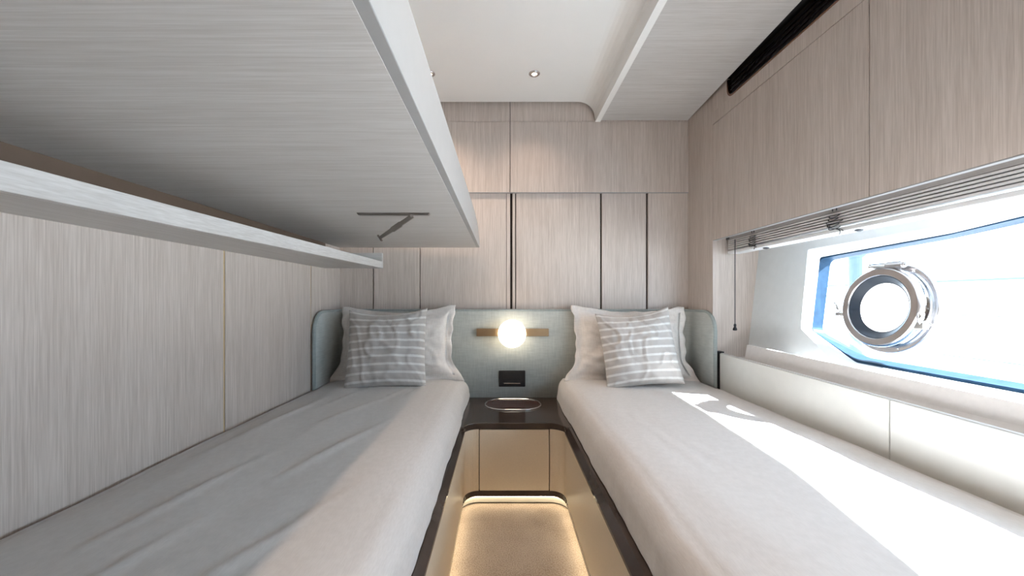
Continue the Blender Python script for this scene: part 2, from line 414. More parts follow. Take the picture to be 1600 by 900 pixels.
def bed_base(side):
    s = -1 if side == 'l' else 1
    xa = AL if s < 0 else AR                     # aisle face
    xo = XL if s < 0 else XR
    root = empty('built_in_bed', ((xa + xo) / 2, 0.5, ZF))
    # core box under the mattress
    box('core', 'shadow_gap', xa + s * 0.03, xo - s * 0.012, DF + 0.02, DB - 0.06, ZF + 0.002, -0.545, root)
    # long leather side panel, split at a seam
    pan = MB(); pan.box(xa, xa + s * 0.018, DF + 0.02, AF - RC, ZP, ZL); pan.build('side_panel', 'aisle_leather', root, bevel=0.002)
    # rounded corner panel towards the cabinet
    cx = xa - s * RC; cy = AF - RC
    outer = [(cx + s * RC * math.cos(a), cy + RC * math.sin(a)) for a in [math.pi / 2 * k / 8 for k in range(9)]]
    outb = [(cx + s * (RC + 0.018) * math.cos(a), cy + (RC + 0.018) * math.sin(a)) for a in [math.pi / 2 * k / 8 for k in range(9)]]
    lp = outer + outb[::-1]
    MB().prism([(x, y, ZP) for x, y in lp], [(x, y, ZL) for x, y in lp]).build('corner_panel', 'aisle_leather', root)
    # dark glossy ledge with a chamfer towards the mattress
    pr = [(xa - s * 0.004, ZL), (xa - s * 0.004, ZL + 0.008), (xa + s * 0.012, ZT), (xa + s * 0.10, ZT - 0.004), (xa + s * 0.10, ZL - 0.01), (xa + s * 0.016, ZL - 0.01), (xa + s * 0.016, ZL)]
    MB().prism([(x, DF + 0.02, z) for x, z in pr], [(x, AF - RC, z) for x, z in pr]).build('ledge', 'dark_gloss', root)
    # dark trim along the panel foot, plinth and hidden LED tape
    box('foot_trim', 'dark_gloss', xa + s * 0.001, xa + s * 0.018, DF + 0.02, AF - RC, ZP - 0.022, ZP, root)
    box('plinth', 'cream_laminate', xa + s * 0.018, xa + s * 0.028, DF + 0.02, AF - RC, ZF + 0.001, ZP - 0.01, root)
    box('led_tape', 'led_tape', xa + s * 0.0175, xa + s * 0.0105, DF + 0.1, AF - RC - 0.02, ZP - 0.028, ZP - 0.0225, root)
    return root
bl = tag(bed_base('l'), 'built-in bed carcass with cream leather side panel left of the aisle', 'bed', 'built-in beds along the aisle')
br = tag(bed_base('r'), 'built-in bed carcass with cream leather side panel right of the aisle', 'bed', 'built-in beds along the aisle')

cab = empty('bedside_cabinet', ((AL + AR) / 2, 1.75, ZF))
tag(cab, 'low bedside cabinet with glossy dark brown top between the two beds', 'cabinet')
box('carcass', 'shadow_gap', AL + 0.03, AR - 0.03, AF + 0.02, 1.945, ZF + 0.001, ZL, cab)
box('drawer_front', 'aisle_leather', AL + RC + 0.003, AR - RC - 0.003, AF, AF + 0.018, ZP, ZL - 0.002, cab, bevel=0.002)
# top slab: concave corners sweep into the bed ledges
top = [(AL - 0.09, 1.9495), (AL - 0.09, AF - RC)]
lip = AL - 0.004 + 0.0
top += [(AL, AF - RC)] + [(AL + RC - RC * math.cos(a), AF - RC + RC * math.sin(a)) for a in [math.pi / 2 * k / 8 for k in range(1, 9)]]
top += [(AR - RC + RC * math.sin(a), AF - RC + RC * math.cos(a)) for a in [math.pi / 2 * k / 8 for k in range(0, 9)]]
top += [(AR + 0.09, AF - RC), (AR + 0.09, 1.9495)]
MB().prism([(x, y, ZL) for x, y in top], [(x, y, ZT) for x, y in top]).build('top', 'dark_gloss', cab, bevel=0.003)
tr = [(AL + 0.001, AF - RC)] + [(AL + RC - (RC - .001) * math.cos(a), AF - RC + (RC - .001) * math.sin(a)) for a in [math.pi / 2 * k / 8 for k in range(1, 9)]]
tr += [(AR - RC + (RC - .001) * math.sin(a), AF - RC + (RC - .001) * math.cos(a)) for a in [math.pi / 2 * k / 8 for k in range(0, 9)]]
def off(path, d):
    out = []
    for i, p in enumerate(path):
        a = Vector(path[max(i - 1, 0)]); b = Vector(path[min(i + 1, len(path) - 1)]); t = (b - a).normalized()
        out.append((p[0] - t.y * d, p[1] + t.x * d))
    return out
tr2 = off(tr, 0.018)
lp = tr + tr2[::-1]
MB().prism([(x, y, ZP - 0.022) for x, y in lp], [(x, y, ZP) for x, y in lp]).build('foot_trim', 'dark_gloss', cab)
p1 = off(tr, 0.017); p2 = off(tr, 0.027); lp = p1 + p2[::-1]
MB().prism([(x, y, ZF + 0.006) for x, y in lp], [(x, y, ZP - 0.01) for x, y in lp]).build('plinth', 'cream_laminate', cab)
p1 = off(tr, 0.020); lp = p1 + p2[::-1]
MB().prism([(x, y, ZF + 0.001) for x, y in lp], [(x, y, ZF + 0.006) for x, y in lp]).build('plinth_base', 'shadow_gap', cab)
p1 = off(tr, 0.010); p2 = off(tr, 0.016); lp = p1 + p2[::-1]
MB().prism([(x, y, ZP - 0.028) for x, y in lp], [(x, y, ZP - 0.0225) for x, y in lp]).build('led_tape', 'led_tape', cab)

# ================================================================== MATTRESSES
def mattress(side):
    if side == 'l':
        x0, x1, r0, r1 = XL + 0.004, -0.166, 0.035, 0.085
    else:
        x0, x1, r0, r1 = 0.274, XR + 0.008, 0.06, 0.04
    zt, zb = -0.387, -0.497
    pr = [(x0, zb)]
    pr += [(x0 + r0 - r0 * math.cos(a), zt - r0 + r0 * math.sin(a)) for a in [math.pi / 2 * k / 8 for k in range(9)]]
    n = 46
    xa, xb = x0 + r0, x1 - r1
    pr += [(xa + (xb - xa) * k / n, zt) for k in range(1, n)]
    zr = min(r1, 0.075)
    pr += [(x1 - r1 + r1 * math.sin(a), zt - zr + zr * math.cos(a)) for a in [math.pi / 2 * k / 10 for k in range(11)]]
    pr += [(x1 + (0.004 if side == 'l' else 0), zb + 0.02), (x1 + (0.002 if side == 'l' else 0), zb)]
    if side == 'r':
        pr[0] = (x0 - 0.004, zb)
    m = 150; y0, y1 = -0.30, 1.948
    creases = []
    rnd = random.Random(11 if side == 'l' else 5)
    if side == 'l':
        for (ax, ay, bx, by, hh, ww) in [(-0.36, 1.22, -0.50, 0.78, .0045, .010), (-0.58, 0.95, -0.66, 0.55, .004, .012), (-0.45, 1.55, -0.60, 1.10, .003, .010),
                                     (-0.70, 1.50, -0.76, 0.90, .003, .014), (-0.30, 0.80, -0.46, 0.40, .003, .012), (-0.55, 1.75, -0.66, 1.35, .003, .009),
                                     (-0.40, 1.68, -0.48, 1.40, .0028, .009), (-0.52, 0.70, -0.60, 0.35, .003, .012), (-0.34, 1.74, -0.38, 1.50, .0028, .008)]:
            creases.append((Vector((ax, ay)), Vector((bx, by)), hh, ww))
    else:
        for k in range(7):
            a = Vector((rnd.uniform(.34, .5), rnd.uniform(.3, 1.5))); creases.append((a, a + Vector((rnd.uniform(-.05, .05), -rnd.uniform(.2, .4))), .0016, .012))
    loops = []
    for j in range(m + 1):
        y = y0 + (y1 - y0) * j / m
        e = max(0.0, (y - (y1 - 0.05)) / 0.05); drop = 0.028 * (1 - math.sqrt(max(0, 1 - e * e))); inset = drop * 0.9
        lp = []
        for (x, z) in pr:
            t = (z - zb) / (zt - zb)
            dz = 0
            if t > 0.3:
                dz = 0.0055 * nz(x * 4.5, y * 3.2, 3.1) + 0.0025 * nz(x * 12, y * 6, 7.7)
                edge = min(1, min(abs(x - x0), abs(x - x1)) / 0.12)
                dz += 0.010 * (edge - 0.8) if t > 0.95 else 0
                for a, b, hh, ww in creases:
                    p = Vector((x, y)); ab = b - a; u = max(0, min(1, (p - a).dot(ab) / ab.length_squared))
                    q = (p - (a + ab * u)).length
                    side_sign = 1 if ab.x * (p.y - a.y) - ab.y * (p.x - a.x) > 0 else 0.45
                    dz += 1.7 * hh * math.exp(-(q / (ww * side_sign)) ** 2) * math.sin(math.pi * min(1, max(0.12, u)) * 0.97 + 0.05)
                dz -= drop
            dx = 0
            if t < 0.9 and (x > x1 - 0.02 if side == 'l' else x < x0 + 0.02):
                dx = 0.006 * nz(y * 5.5, z * 9, 1.3) + 0.003 * nz(y * 17, z * 6, 4)
            if x > (x0 + x1) / 2: dx -= inset
            else: dx += inset
            if side == 'l' and abs(x - x0) < 0.03: dx = max(0, dx)
            if side == 'r' and abs(x - x1) < 0.03: dx = min(0, dx) 
            q = max(0.0, min(1.0, (y - 1.64) / 0.04))
            X = x + dx
            X = max(X, X * (1 - q) + q * max(X, XL + 0.024)); X = min(X, X * (1 - q) + q * min(X, XR - 0.014))
            lp.append((X, y, z + dz))
        loops.append(lp)
    b = MB(); b.strip(loops, False, False)
    # side and end closing
    k = len(pr)
    b.add(loops[0], [tuple(range(k))]); b.add(loops[-1], [tuple(range(k))])
    b.add([loops[0][0], loops[0][-1], loops[-1][-1], loops[-1][0]], [(0, 1, 2, 3)])
    return b.build('mattress', 'sheet', None, smooth=True)
ml = tag(mattress('l'), 'mattress in a creased pale linen sheet under the upper bunk', 'mattress', 'sheeted mattresses on the two beds')
mr = tag(mattress('r'), 'sunlit mattress in a smooth pale linen sheet below the window', 'mattress', 'sheeted mattresses on the two beds')

# ================================================================== HEADBOARD (wraps round both sides)
HT, HB = -0.060, -0.54
TH = 0.028
path = []                                   # inner (visible) face in plan, left wing front -> right wing front
xl, xr, yf, rb = XL + 0.022, XR - 0.012, DB - 0.05, 0.035
WFL, WFR = 1.685, 1.722
path.append((xl, WFL)); 
for k in range(1, 12): path.append((xl, WFL + (yf - rb - WFL) * k / 12))
path += [(xl + rb - rb * math.cos(a), yf - rb + rb * math.sin(a)) for a in [math.pi / 2 * k / 6 for k in range(7)]]
for k in range(1, 24): path.append((xl + rb + (xr - xl - 2 * rb) * k / 24, yf))
path += [(xr - rb + rb * math.sin(a), yf - rb + rb * math.cos(a)) for a in [math.pi / 2 * k / 6 for k in range(7)]]
for k in range(1, 13): path.append((xr, yf - rb + (WFR - yf + rb) * k / 12))
out = off(path, 0.018)
RW = 0.085                                  # rounded front-top corner of the wings
def top_z(i):
    x, y = path[i]
    f = WFL if x < 0 else WFR
    d = y - f
    if (x < xl + .001 or x > xr - .001) and d < RW:
        return HT - RW + math.sqrt(max(0, RW ** 2 - (RW - d) ** 2))
    return HT
# refine the wings near the front so that the corner reads round
def refine(pth):
    res = []
    for i in range(len(pth) - 1):
        a = Vector(pth[i]); b = Vector(pth[i + 1])
        res.append(tuple(a))
        if (abs(a.x - xl) < 1e-4 and a.y < WFL + RW + .02) or (abs(a.x - xr) < 1e-4 and b.y < WFR + RW + .02):
            for q in (0.04, .12, .25, .4, .55, .7, .85): res.append(tuple(a.lerp(b, q)))
    res.append(pth[-1]); return res
path = refine(path); out = off(path, 0.018)
loops = []
for i in range(len(path)):
    zt = top_z(i); (x, y), (ox, oy) = path[i], out[i]
    mx_, my_ = (x + ox) / 2, (y + oy) / 2
    loops.append([(x, y, HB), (x, y, zt - 0.006), (x * .8 + ox * .2, y * .8 + oy * .2, zt - 0.0012), (mx_, my_, zt), (ox, oy, zt - 0.003), (ox, oy, HB)])
hb = MB(); hb.strip(loops, True, True)
hbo = hb.build('headboard', 'headboard_fabric', None, smooth=False)
tag(hbo, 'grey-green fabric headboard with rounded wings wrapping behind both beds', 'headboard')
for i, p in enumerate(hbo.data.polygons): p.use_smooth = len(p.vertices) == 4
pp = []
for i in range(len(path)): pp.append((path[i][0] * .5 + out[i][0] * .5, path[i][1] * .5 + out[i][1] * .5, top_z(i)))
pp = [(pp[0][0], pp[0][1] - 0.001, -0.5)] + pp + [(pp[-1][0], pp[-1][1] - 0.001, -0.5)]
MB().tube(pp, 0.0085, 8).build('piping', 'headboard_piping', hbo, smooth=True)

# ================================================================== PILLOWS
def pillow(name, mat, W, Ht, T, flange, M, seed, parent=None, sag=0.02, uvs=False, nn=56, spread=0.0):
    """soft pillow in its own frame: u across, v up, thickness along -y; M maps to the cabin"""
    rnd = seed * 3.7
    b = MB(); vs = []; uv = []; n = nn
    fu, fv = flange / (W / 2), flange / (Ht / 2)
    def point(u, v, sgn):
        # u, v in [-1, 1] over body + flange
        U, V = u * (1 + fu), v * (1 + fv)
        bu, bv = max(-1, min(1, U)), max(-1, min(1, V))
        pinch = 0.045 * (abs(bu) ** 2) * (1 - abs(bu)) * 0
        # concave sides: corners stick out
        cxs = 1 - 0.055 * (1 - bv * bv); cys = 1 - 0.060 * (1 - bu * bu)
        x = U * W / 2 * cxs; z = V * Ht / 2 * cys
        z -= sag * (1 - bu * bu) * max(0, bv) ** 2
        x += (1 if U > 0 else -1) * spread * max(0, (-V - 0.5) / 0.5) ** 1.5 * min(1, abs(U)) ** 3
        th = T / 2 * (max(0, 1 - abs(bu) ** 2.6) ** 0.62) * (max(0, 1 - abs(bv) ** 2.6) ** 0.62)
        th *= 1 + 0.10 * nz(bu * 1.6 + rnd, bv * 1.6, 2)
        # gathers near the seam and soft folds
        ed = max(abs(bu), abs(bv))
        wr = 0.010 * nz(bu * 2.6 + rnd, bv * 2.6, 5 + sgn) + 0.0065 * abs(nz(bu * 6 + rnd, bv * 4.5, 9 + sgn))
        rr = nz((bu + .5 * bv) * 2.2 + rnd, (bv - .4 * bu) * 1.4, 15 + sgn); wr += 0.009 * max(0, 1 - abs(rr) * 7) ** 2 - 0.004 * max(0, 1 - abs(rr - .22) * 6)
        g = math.exp(-((1 - ed) / 0.16) ** 2) * 0.006 * math.sin((bu if abs(bv) > abs(bu) else bv) * 19 + rnd + 2 * nz(bu * 3, bv * 3, rnd))
        y = -sgn * (th + (wr + g) * (1 - ed ** 6)) 
        if abs(U) > 1 or abs(V) > 1:
            k = max((abs(U) - 1) / fu if fu else 0, (abs(V) - 1) / fv if fv else 0)
            y = -sgn * 0.0012 + k * (0.016 * nz(U * 3.2 + rnd, V * 3.2, 8) + 0.006 * math.sin(U * 9 + V * 8 + rnd))
            x += k * 0.008 * nz(V * 4, rnd, 1); z += k * 0.008 * nz(U * 4, rnd, 3)
        elif flange == 0 and ed > 0.999: y = 0
        return M @ Vector((x, y, z))
    for sgn in (1, -1):
        for j in range(n + 1):
            for i in range(n + 1):
                u, v = -1 + 2 * i / n, -1 + 2 * j / n
                if not flange:       # denser near the rim
                    u = math.sin(u * math.pi / 2) * .5 + u * .5; v = math.sin(v * math.pi / 2) * .5 + v * .5
                vs.append(point(u, v, sgn)); uv.append(((u + 1) / 2, (v + 1) / 2))
    fs = []
    for s_ in (0, 1):
        o_ = s_ * (n + 1) ** 2
        for j in range(n):
            for i in range(n):
                a = o_ + j * (n + 1) + i; q = (a, a + 1, a + n + 2, a + n + 1)
                fs.append(q if s_ == 0 else q[::-1])
    ring = [i for i in range(n + 1)] + [j * (n + 1) + n for j in range(1, n + 1)] + [n * (n + 1) + i for i in range(n - 1, -1, -1)] + [j * (n + 1) for j in range(n - 1, 0, -1)]
    o_ = (n + 1) ** 2
    if flange:
        for k in range(len(ring)):
            a, c = ring[k], ring[(k + 1) % len(ring)]; fs.append((a, c, c + o_, a + o_))
    me = bpy.data.meshes.new(name)
    org = M.to_translation() - Vector((0, 0, Ht / 2))
    me.from_pydata([tuple(Vector(v) - org) for v in vs], [], fs)
    if uvs:
        ul = me.uv_layers.new(name='UVMap')
        for lp in me.loops: ul.data[lp.index].uv = uv[lp.vertex_index]
    bm = bmesh.new(); bm.from_mesh(me); bmesh.ops.remove_doubles(bm, verts=bm.verts, dist=1e-5); bmesh.ops.recalc_face_normals(bm, faces=bm.faces); bm.to_mesh(me); bm.free()
    for p in me.polygons: p.use_smooth = True
    me.materials.append(MATS[mat])
    o = bpy.data.objects.new(name, me); COL.objects.link(o); o.location = org + Vector((0, 0, H))
    return o
def pose(x, y, z, lean, roll=0, yaw=0):
    return Matrix.Translation((x, y, z)) @ Matrix.Rotation(math.radians(yaw), 4, 'Z') @ Matrix.Rotation(math.radians(-lean), 4, 'X') @ Matrix.Rotation(math.radians(roll), 4, 'Y')

p1 = pillow('bed_pillow', 'pillow_linen', 0.50, 0.31, 0.13, 0.030, pose(-0.512, 1.868, -0.217, 12, -1, 0), 1, spread=0.03)
tag(p1, 'plain linen pillow with flanged edge behind the cushion on the left bed', 'pillow', 'flanged bed pillows')
p2 = pillow('bed_pillow', 'pillow_linen', 0.50, 0.31, 0.13, 0.030, pose(0.622, 1.868, -0.217, 12, 1, 0), 2, spread=0.03)
tag(p2, 'plain linen pillow with flanged edge behind the cushion on the right bed', 'pillow', 'flanged bed pillows')
c1 = pillow('striped_cushion', 'striped_fabric', 0.356, 0.362, 0.125, 0.0, pose(-0.518, 1.722, -0.218, 17, -1.5, 3), 3, uvs=True)
tag(c1, 'greige cushion with thin white stripes on the left bed', 'cushion', 'striped cushions')
c2 = pillow('striped_cushion', 'striped_fabric', 0.335, 0.350, 0.125, 0.0, pose(0.610, 1.722, -0.218, 17, -6, -4), 4, uvs=True)
tag(c2, 'greige cushion with thin white stripes on the right bed, slightly tilted', 'cushion', 'striped cushions')

# ================================================================== UPPER BUNK, SHELF
BX = -0.117; BZ = 0.263; BT = 0.372; BE = 1.968
bunk = empty('upper_bunk', ((XL + BX) / 2, 0.8, BZ))
tag(bunk, 'pale wood upper bunk board hanging over the left bed', 'bunk')
pr = [(DF + 0.05, BZ), (BE, BZ), (BE, BZ + 0.006)]
pr += [(BE - 0.40 + 0.40 * math.cos(a), BZ + 0.006 + (BT - BZ - 0.006) * math.sin(a)) for a in [math.pi / 2 * k / 14 for k in range(1, 15)]]
pr += [(DF + 0.05, BT)]
MB().prism([(BX, d, z) for d, z in pr], [(BX - 0.016, d, z) for d, z in pr]).build('fascia', 'edge_lacquer', bunk, bevel=0.0012)
box('underside', 'oak_x', XL + 0.002, BX - 0.0155, DF + 0.05, BE, BZ - 0.0005, BZ + 0.018, bunk)
box('berth_pan', 'edge_lacquer', XL + 0.03, BX - 0.02, DF + 0.06, BE - 0.40, BZ + 0.0185, BT - 0.01, bunk)
# folding stay under the bunk
st = MB(); st.hexa([(-0.440, 1.171, BZ - 0.007), (-0.226, 1.171, BZ - 0.007), (-0.226, 1.186, BZ - 0.007), (-0.440, 1.186, BZ - 0.007),
                    (-0.446, 1.169, BZ), (-0.222, 1.169, BZ), (-0.222, 1.188, BZ), (-0.446, 1.188, BZ)])
stay = st.build('folding_stay', 'steel', bunk, bevel=0.0015)
A, B_ = Vector((-0.275, 1.172, BZ - 0.008)), Vector((-0.375, 1.172, BZ - 0.076))
u = (B_ - A).normalized(); nrm = Vector((-u.z, 0, u.x))
sec = [(0, .0075), (.35, .0075), (.38, .010), (.62, .0095), (.65, .007), (1.0, .0055)]
L_ = (B_ - A).length
arm = MB(); arm.prism([A + u * L_ * t + nrm * h for t, h in sec] + [A + u * L_ * t - nrm * h * .75 for t, h in sec[::-1]],
                      [A + u * L_ * t + nrm * h + Vector((0, .008, 0)) for t, h in sec] + [A + u * L_ * t - nrm * h * .75 + Vector((0, .008, 0)) for t, h in sec[::-1]])
arm.build('arm', 'steel', stay, bevel=0.001)
MB().prism([B_ + nrm * .011 - u * .002, B_ + nrm * .011 + u * .003, B_ - nrm * .010 + u * .003, B_ - nrm * .010 - u * .002],
           [q + Vector((0, .010, 0)) for q in (B_ + nrm * .011 - u * .002, B_ + nrm * .011 + u * .003, B_ - nrm * .010 + u * .003, B_ - nrm * .010 - u * .002)]).build('hook', 'steel', stay)
MB().lathe(A + Vector((-.002, -.003, -.002)), (0, 1, 0), [(0, 0), (0, .005), (.004, .005), (.004, 0)], 12).build('rivet', 'chrome_satin', stay)

shelf = empty('wall_shelf', (-0.72, 0.8, 0.145))
tag(shelf, 'long pale wood tray shelf on the left wall beneath the bunk', 'shelf')
def sx(d): return -0.664 + (d - 0.604) * 0.080
sy0, sy1 = DF + 0.05, 1.81
MB().hexa([(XL, sy0, .145), (sx(sy0) - .012, sy0, .145), (sx(sy1) - .012, sy1, .145), (XL, sy1, .145),
           (XL, sy0, .157), (sx(sy0) - .012, sy0, .157), (sx(sy1) - .012, sy1, .157), (XL, sy1, .157)]).build('bottom_board', 'oak_y', shelf)
MB().hexa([(sx(sy0) - .012, sy0, .145), (sx(sy0), sy0, .145), (sx(sy1), sy1, .145), (sx(sy1) - .012, sy1, .145),
           (sx(sy0) - .012, sy0, .196), (sx(sy0), sy0, .196), (sx(sy1), sy1, .177), (sx(sy1) - .012, sy1, .177)]).build('front_board', 'oak_y', shelf, bevel=0.0015)
MB().box(XL, sx(sy1) + 0.001, sy1, sy1 + 0.014, .145, .217).build('end_cap', 'oak_x', shelf, bevel=0.0015)

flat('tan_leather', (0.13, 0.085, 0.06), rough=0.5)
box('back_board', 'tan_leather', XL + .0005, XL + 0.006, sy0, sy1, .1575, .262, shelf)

# ================================================================== AIR GRILLE high on the right wall
gr = empty('air_grille', (0.96, 0.7, 0.85)); tag(gr, 'long black slotted air grille between soffit and right wall', 'grille')
g0, g1 = DF, 1.64
box('recess', 'black_matte', XR + 0.028, XR + 0.034, g0, JD, 0.848, 0.96, gr)
for k in range(4):
    z = 0.862 + k * 0.017
    MB().hexa([(XR + 0.004, g0, z), (XR + 0.026, g0, z + 0.008), (XR + 0.026, g1 - 0.02, z + 0.008), (XR + 0.004, g1 - 0.02, z),
               (XR + 0.004, g0, z + 0.003), (XR + 0.026, g0, z + 0.011), (XR + 0.026, g1 - 0.02, z + 0.011), (XR + 0.004, g1 - 0.02, z + 0.003)]).build('slat', 'black_plastic', gr)
pr = [(g0, 0.848), (g1 - 0.045, 0.848)] + [(g1 - 0.045 + 0.045 * math.sin(a), 0.893 - 0.045 * math.cos(a)) for a in [math.pi / 2 * k / 8 for k in range(1, 9)]] + [(g1, 0.93)]
pr2 = [(g0, 0.856), (g1 - 0.045, 0.856)] + [(g1 - 0.045 + 0.037 * math.sin(a), 0.893 - 0.037 * math.cos(a)) for a in [math.pi / 2 * k / 8 for k in range(1, 9)]] + [(g1 - 0.008, 0.93)]
lp = pr + pr2[::-1]
MB().prism([(XR + 0.001, d, z) for d, z in lp], [(XR + 0.027, d, z) for d, z in lp]).build('rim', 'copper', gr)
# veneer beyond the rounded end of the slot
ev = [(g1 - 0.045, 0.848)] + [(g1 - 0.045 + 0.045 * math.sin(a), 0.893 - 0.045 * math.cos(a)) for a in [math.pi / 2 * k / 8 for k in range(1, 9)]] + [(g1, 0.94), (JD - .0005, 0.94), (JD - .0005, 0.848)]
MB().prism([(XR, d, z) for d, z in ev], [(XR + 0.016, d, z) for d, z in ev]).build('end_rail', 'oak_z', wr)

# ================================================================== LEDGE BOX below the window
lb_ = empty('side_ledge', (1.05, 0.5, -0.6)); tag(lb_, 'cream panelled ledge box between the right bed and the window', 'ledge')
SX = 0.9705
def ztop(d): return -0.243 - (1.70 - d) * 0.014
def ledgepanel(d0, d1):
    MB().hexa([(SX, d0, -0.60), (SX + .014, d0, -0.60), (SX + .014, d1, -0.60), (SX, d1, -0.60), (SX, d0, ztop(d0)), (SX + .014, d0, ztop(d0)), (SX + .014, d1, ztop(d1)), (SX, d1, ztop(d1))]).build('front_panel', 'cream_laminate', lb_, bevel=0.002)
ledgepanel(0.965, 1.715); ledgepanel(0.0, 0.962); ledgepanel(DF + .01, -0.003)
MB().hexa([(SX + .004, DF + .01, ztop(DF)), (SX + .014, DF + .01, ztop(DF)), (SX + .014, 1.712, ztop(1.715)), (SX + .004, 1.712, ztop(1.715)),
           (SX + .004, DF + .01, ztop(DF) + .002), (SX + .014, DF + .01, ztop(DF) + .002), (SX + .014, 1.712, ztop(1.715) + .002), (SX + .004, 1.712, ztop(1.715) + .002)]).build('cap', 'white_trim', lb_)
MB().hexa([(SX + .014, DF + .01, -.285), (1.107, DF + .01, -.285), (1.107, JD - .002, -.275), (SX + .014, JD - .002, -.275),
           (SX + .014, DF + .01, -.275), (1.107, DF + .01, -.275), (1.107, JD - .002, -.262), (SX + .014, JD - .002, -.262)]).build('top_board', 'oak_y', lb_)
MB().hexa([(0.998, DF + .01, -.272), (1.014, DF + .01, -.275), (1.014, 1.60, -.255), (0.998, 1.585, -.255),
           (1.022, DF + .01, -.232), (1.034, DF + .01, -.232), (1.034, 1.605, -.192), (1.022, 1.605, -.192)]).build('sloping_panel', 'greige_laminate', lb_, bevel=0.001)
box('shadow_strip', 'black_plastic', SX - 0.004, SX + 0.02, 1.7155, JD - 0.001, -0.60, -0.236, lb_)

# ================================================================== VENETIAN BLIND stacked at the top of the recess
vb = empty('venetian_blind', (1.04, 0.8, 0.21)); tag(vb, 'raised pale slatted blind stacked under the locker above the window', 'blind')
y0b, y1b = DF + 0.06, 1.722
box('head_rail', 'rail_greige', 1.012, 1.062, y0b, y1b, 0.2635, 0.286, vb)
box('end_bracket', 'black_plastic', 1.010, 1.03, 1.712, 1.735, 0.266, 0.287, vb)
slat_me = None
for k in range(5):
    z = 0.2565 - k * 0.0088
    if slat_me is None:
        s0 = MB(); n = 6
        sec = [(1.012 + 0.05 * i / n, 0.0022 * math.sin(math.pi * i / n)) for i in range(n + 1)]
        lp = [(x, z + dz) for x, dz in sec] + [(x, z + dz + 0.0056) for x, dz in sec[::-1]]
        s0.prism([(x, y0b, zz) for x, zz in lp], [(x, y1b, zz) for x, zz in lp])
        so_ = s0.build('slat', 'slat_paint', vb); slat_me = so_
    else:
        c = slat_me.copy(); COL.objects.link(c); c.parent = vb; c.location = slat_me.location - Vector((0, 0, 0.0088 * k))
box('bottom_rail', 'rail_paint', 1.010, 1.064, y0b, y1b, 0.2010, 0.2135, vb, bevel=0.002)
rndb = random.Random(3)
for ky, (cd, sc) in enumerate(((1.545, 1.0), (1.165, 1.25), (0.55, 1.1), (0.0, 1.1))):
    cx = 1.0075
    lad = empty('ladder_cord', (cx, cd, 0.20)); lad.parent = vb; lad.location = Vector((cx, cd, 0.20 + H)) - world_loc(vb)
    for q in (-0.007, 0.007):
        pts = [(cx, cd + q, 0.2830 - 0.0055 * i) for i in range(4)]
        MB().tube(pts, 0.0016, 5).build('tape', 'cord_dark', lad)
    for i in range(5):
        z = 0.2565 - i * 0.0088
        a = 0.019 * sc * rndb.uniform(.7, 1.3)
        pts = [(cx - 0.006 * math.sin(t) , cd + a * math.cos(t * 1.0) + 0.004 * (i % 2), z - 0.004 - 0.007 * math.sin(t)) for t in [math.pi * k / 8 for k in range(9)]]
        MB().tube(pts, 0.0015, 5).build('loop', 'cord_dark', lad, smooth=True)
    for i in range(2):
        pts = [(cx - 0.003 - .004 * math.sin(3.1 * t), cd + 0.012 - 0.034 * t * sc + 0.012 * math.sin(6.2 * t + i), 0.224 - 0.020 * t * (1 + .3 * i) * sc) for t in [k / 9 for k in range(10)]]
        MB().tube(pts, 0.0015, 5).build('loop', 'cord_dark', lad, smooth=True)
    MB().lathe((1.030, cd - 0.045 * sc, 0.1995), (0, 0, -1), [(0, 0), (0, .011), (.003, .010), (.005, .004), (.005, 0)], 14).build('button', 'cord_dark', lad)
pc = MB(); pc.tube([(1.0085, 1.665, 0.258), (1.0085, 1.665, 0.05), (1.0085, 1.665, -0.112)], 0.0018, 6); pc.build('pull_cord', 'cord_dark', vb)
MB().lathe((1.0085, 1.665, -0.108), (0, 0, -1), [(0, 0), (0, .004), (.006, .0055), (.013, .0042), (.022, .0085), (.028, .0085), (.030, 0)], 16).build('tassel', 'black_plastic', vb, smooth=True)

# ================================================================== PORTHOLE mounted in the window glass
PC = Vector((gx(-0.03) - 0.002, 1.215, -0.030))
AX = Vector((-1, 0, 0.11)).normalized()
ph = empty('porthole', PC); tag(ph, 'round opening porthole of polished steel mounted in the window glass', 'porthole')
def latheP(prof, name, mat, n=64, parent=ph): return MB().lathe(PC, AX, prof, n, closed=True).build(name, mat, parent, smooth=False)
def smooth_ang(o, ang=35):
    for p in o.data.polygons: p.use_smooth = True
    md = o.modifiers.new('split', 'EDGE_SPLIT'); md.split_angle = math.radians(ang); return o
smooth_ang(latheP([(0.0, 0.108), (0.0, 0.1435), (0.004, 0.1435), (0.009, 0.140), (0.010, 0.118), (0.010, 0.108)], 'flange', 'chrome_satin'))
smooth_ang(latheP([(0.010, 0.106), (0.010, 0.121), (0.014, 0.123), (0.018, 0.119), (0.022, 0.123), (0.026, 0.121), (0.026, 0.106)], 'body_ring', 'chrome'))
smooth_ang(latheP([(0.0265, 0.100), (0.0265, 0.124), (0.030, 0.126), (0.041, 0.124), (0.045, 0.120), (0.045, 0.102), (0.042, 0.100)], 'opening_ring', 'chrome_satin'))
smooth_ang(latheP([(0.004, 0.079), (0.004, 0.1055), (0.026, 0.1055), (0.026, 0.0995), (0.040, 0.0995), (0.041, 0.098), (0.026, 0.082), (0.023, 0.079)], 'seal', 'seal_rubber'))
smooth_ang(latheP([(-0.006, 0.0770), (-0.006, 0.0788), (0.0230, 0.0788), (0.0230, 0.0770)], 'inner_sleeve', 'chrome_satin'))
t1 = AX.cross(Vector((0, 1, 0))).normalized()       # up the glass
if t1.z < 0: t1 = -t1
def onring(ang, r, h): return PC + AX * h + (Vector((0, 1, 0)) * math.cos(ang) + t1 * math.sin(ang)) * r
hg = MB(); hc = PC + t1 * 0.133 + AX * 0.030
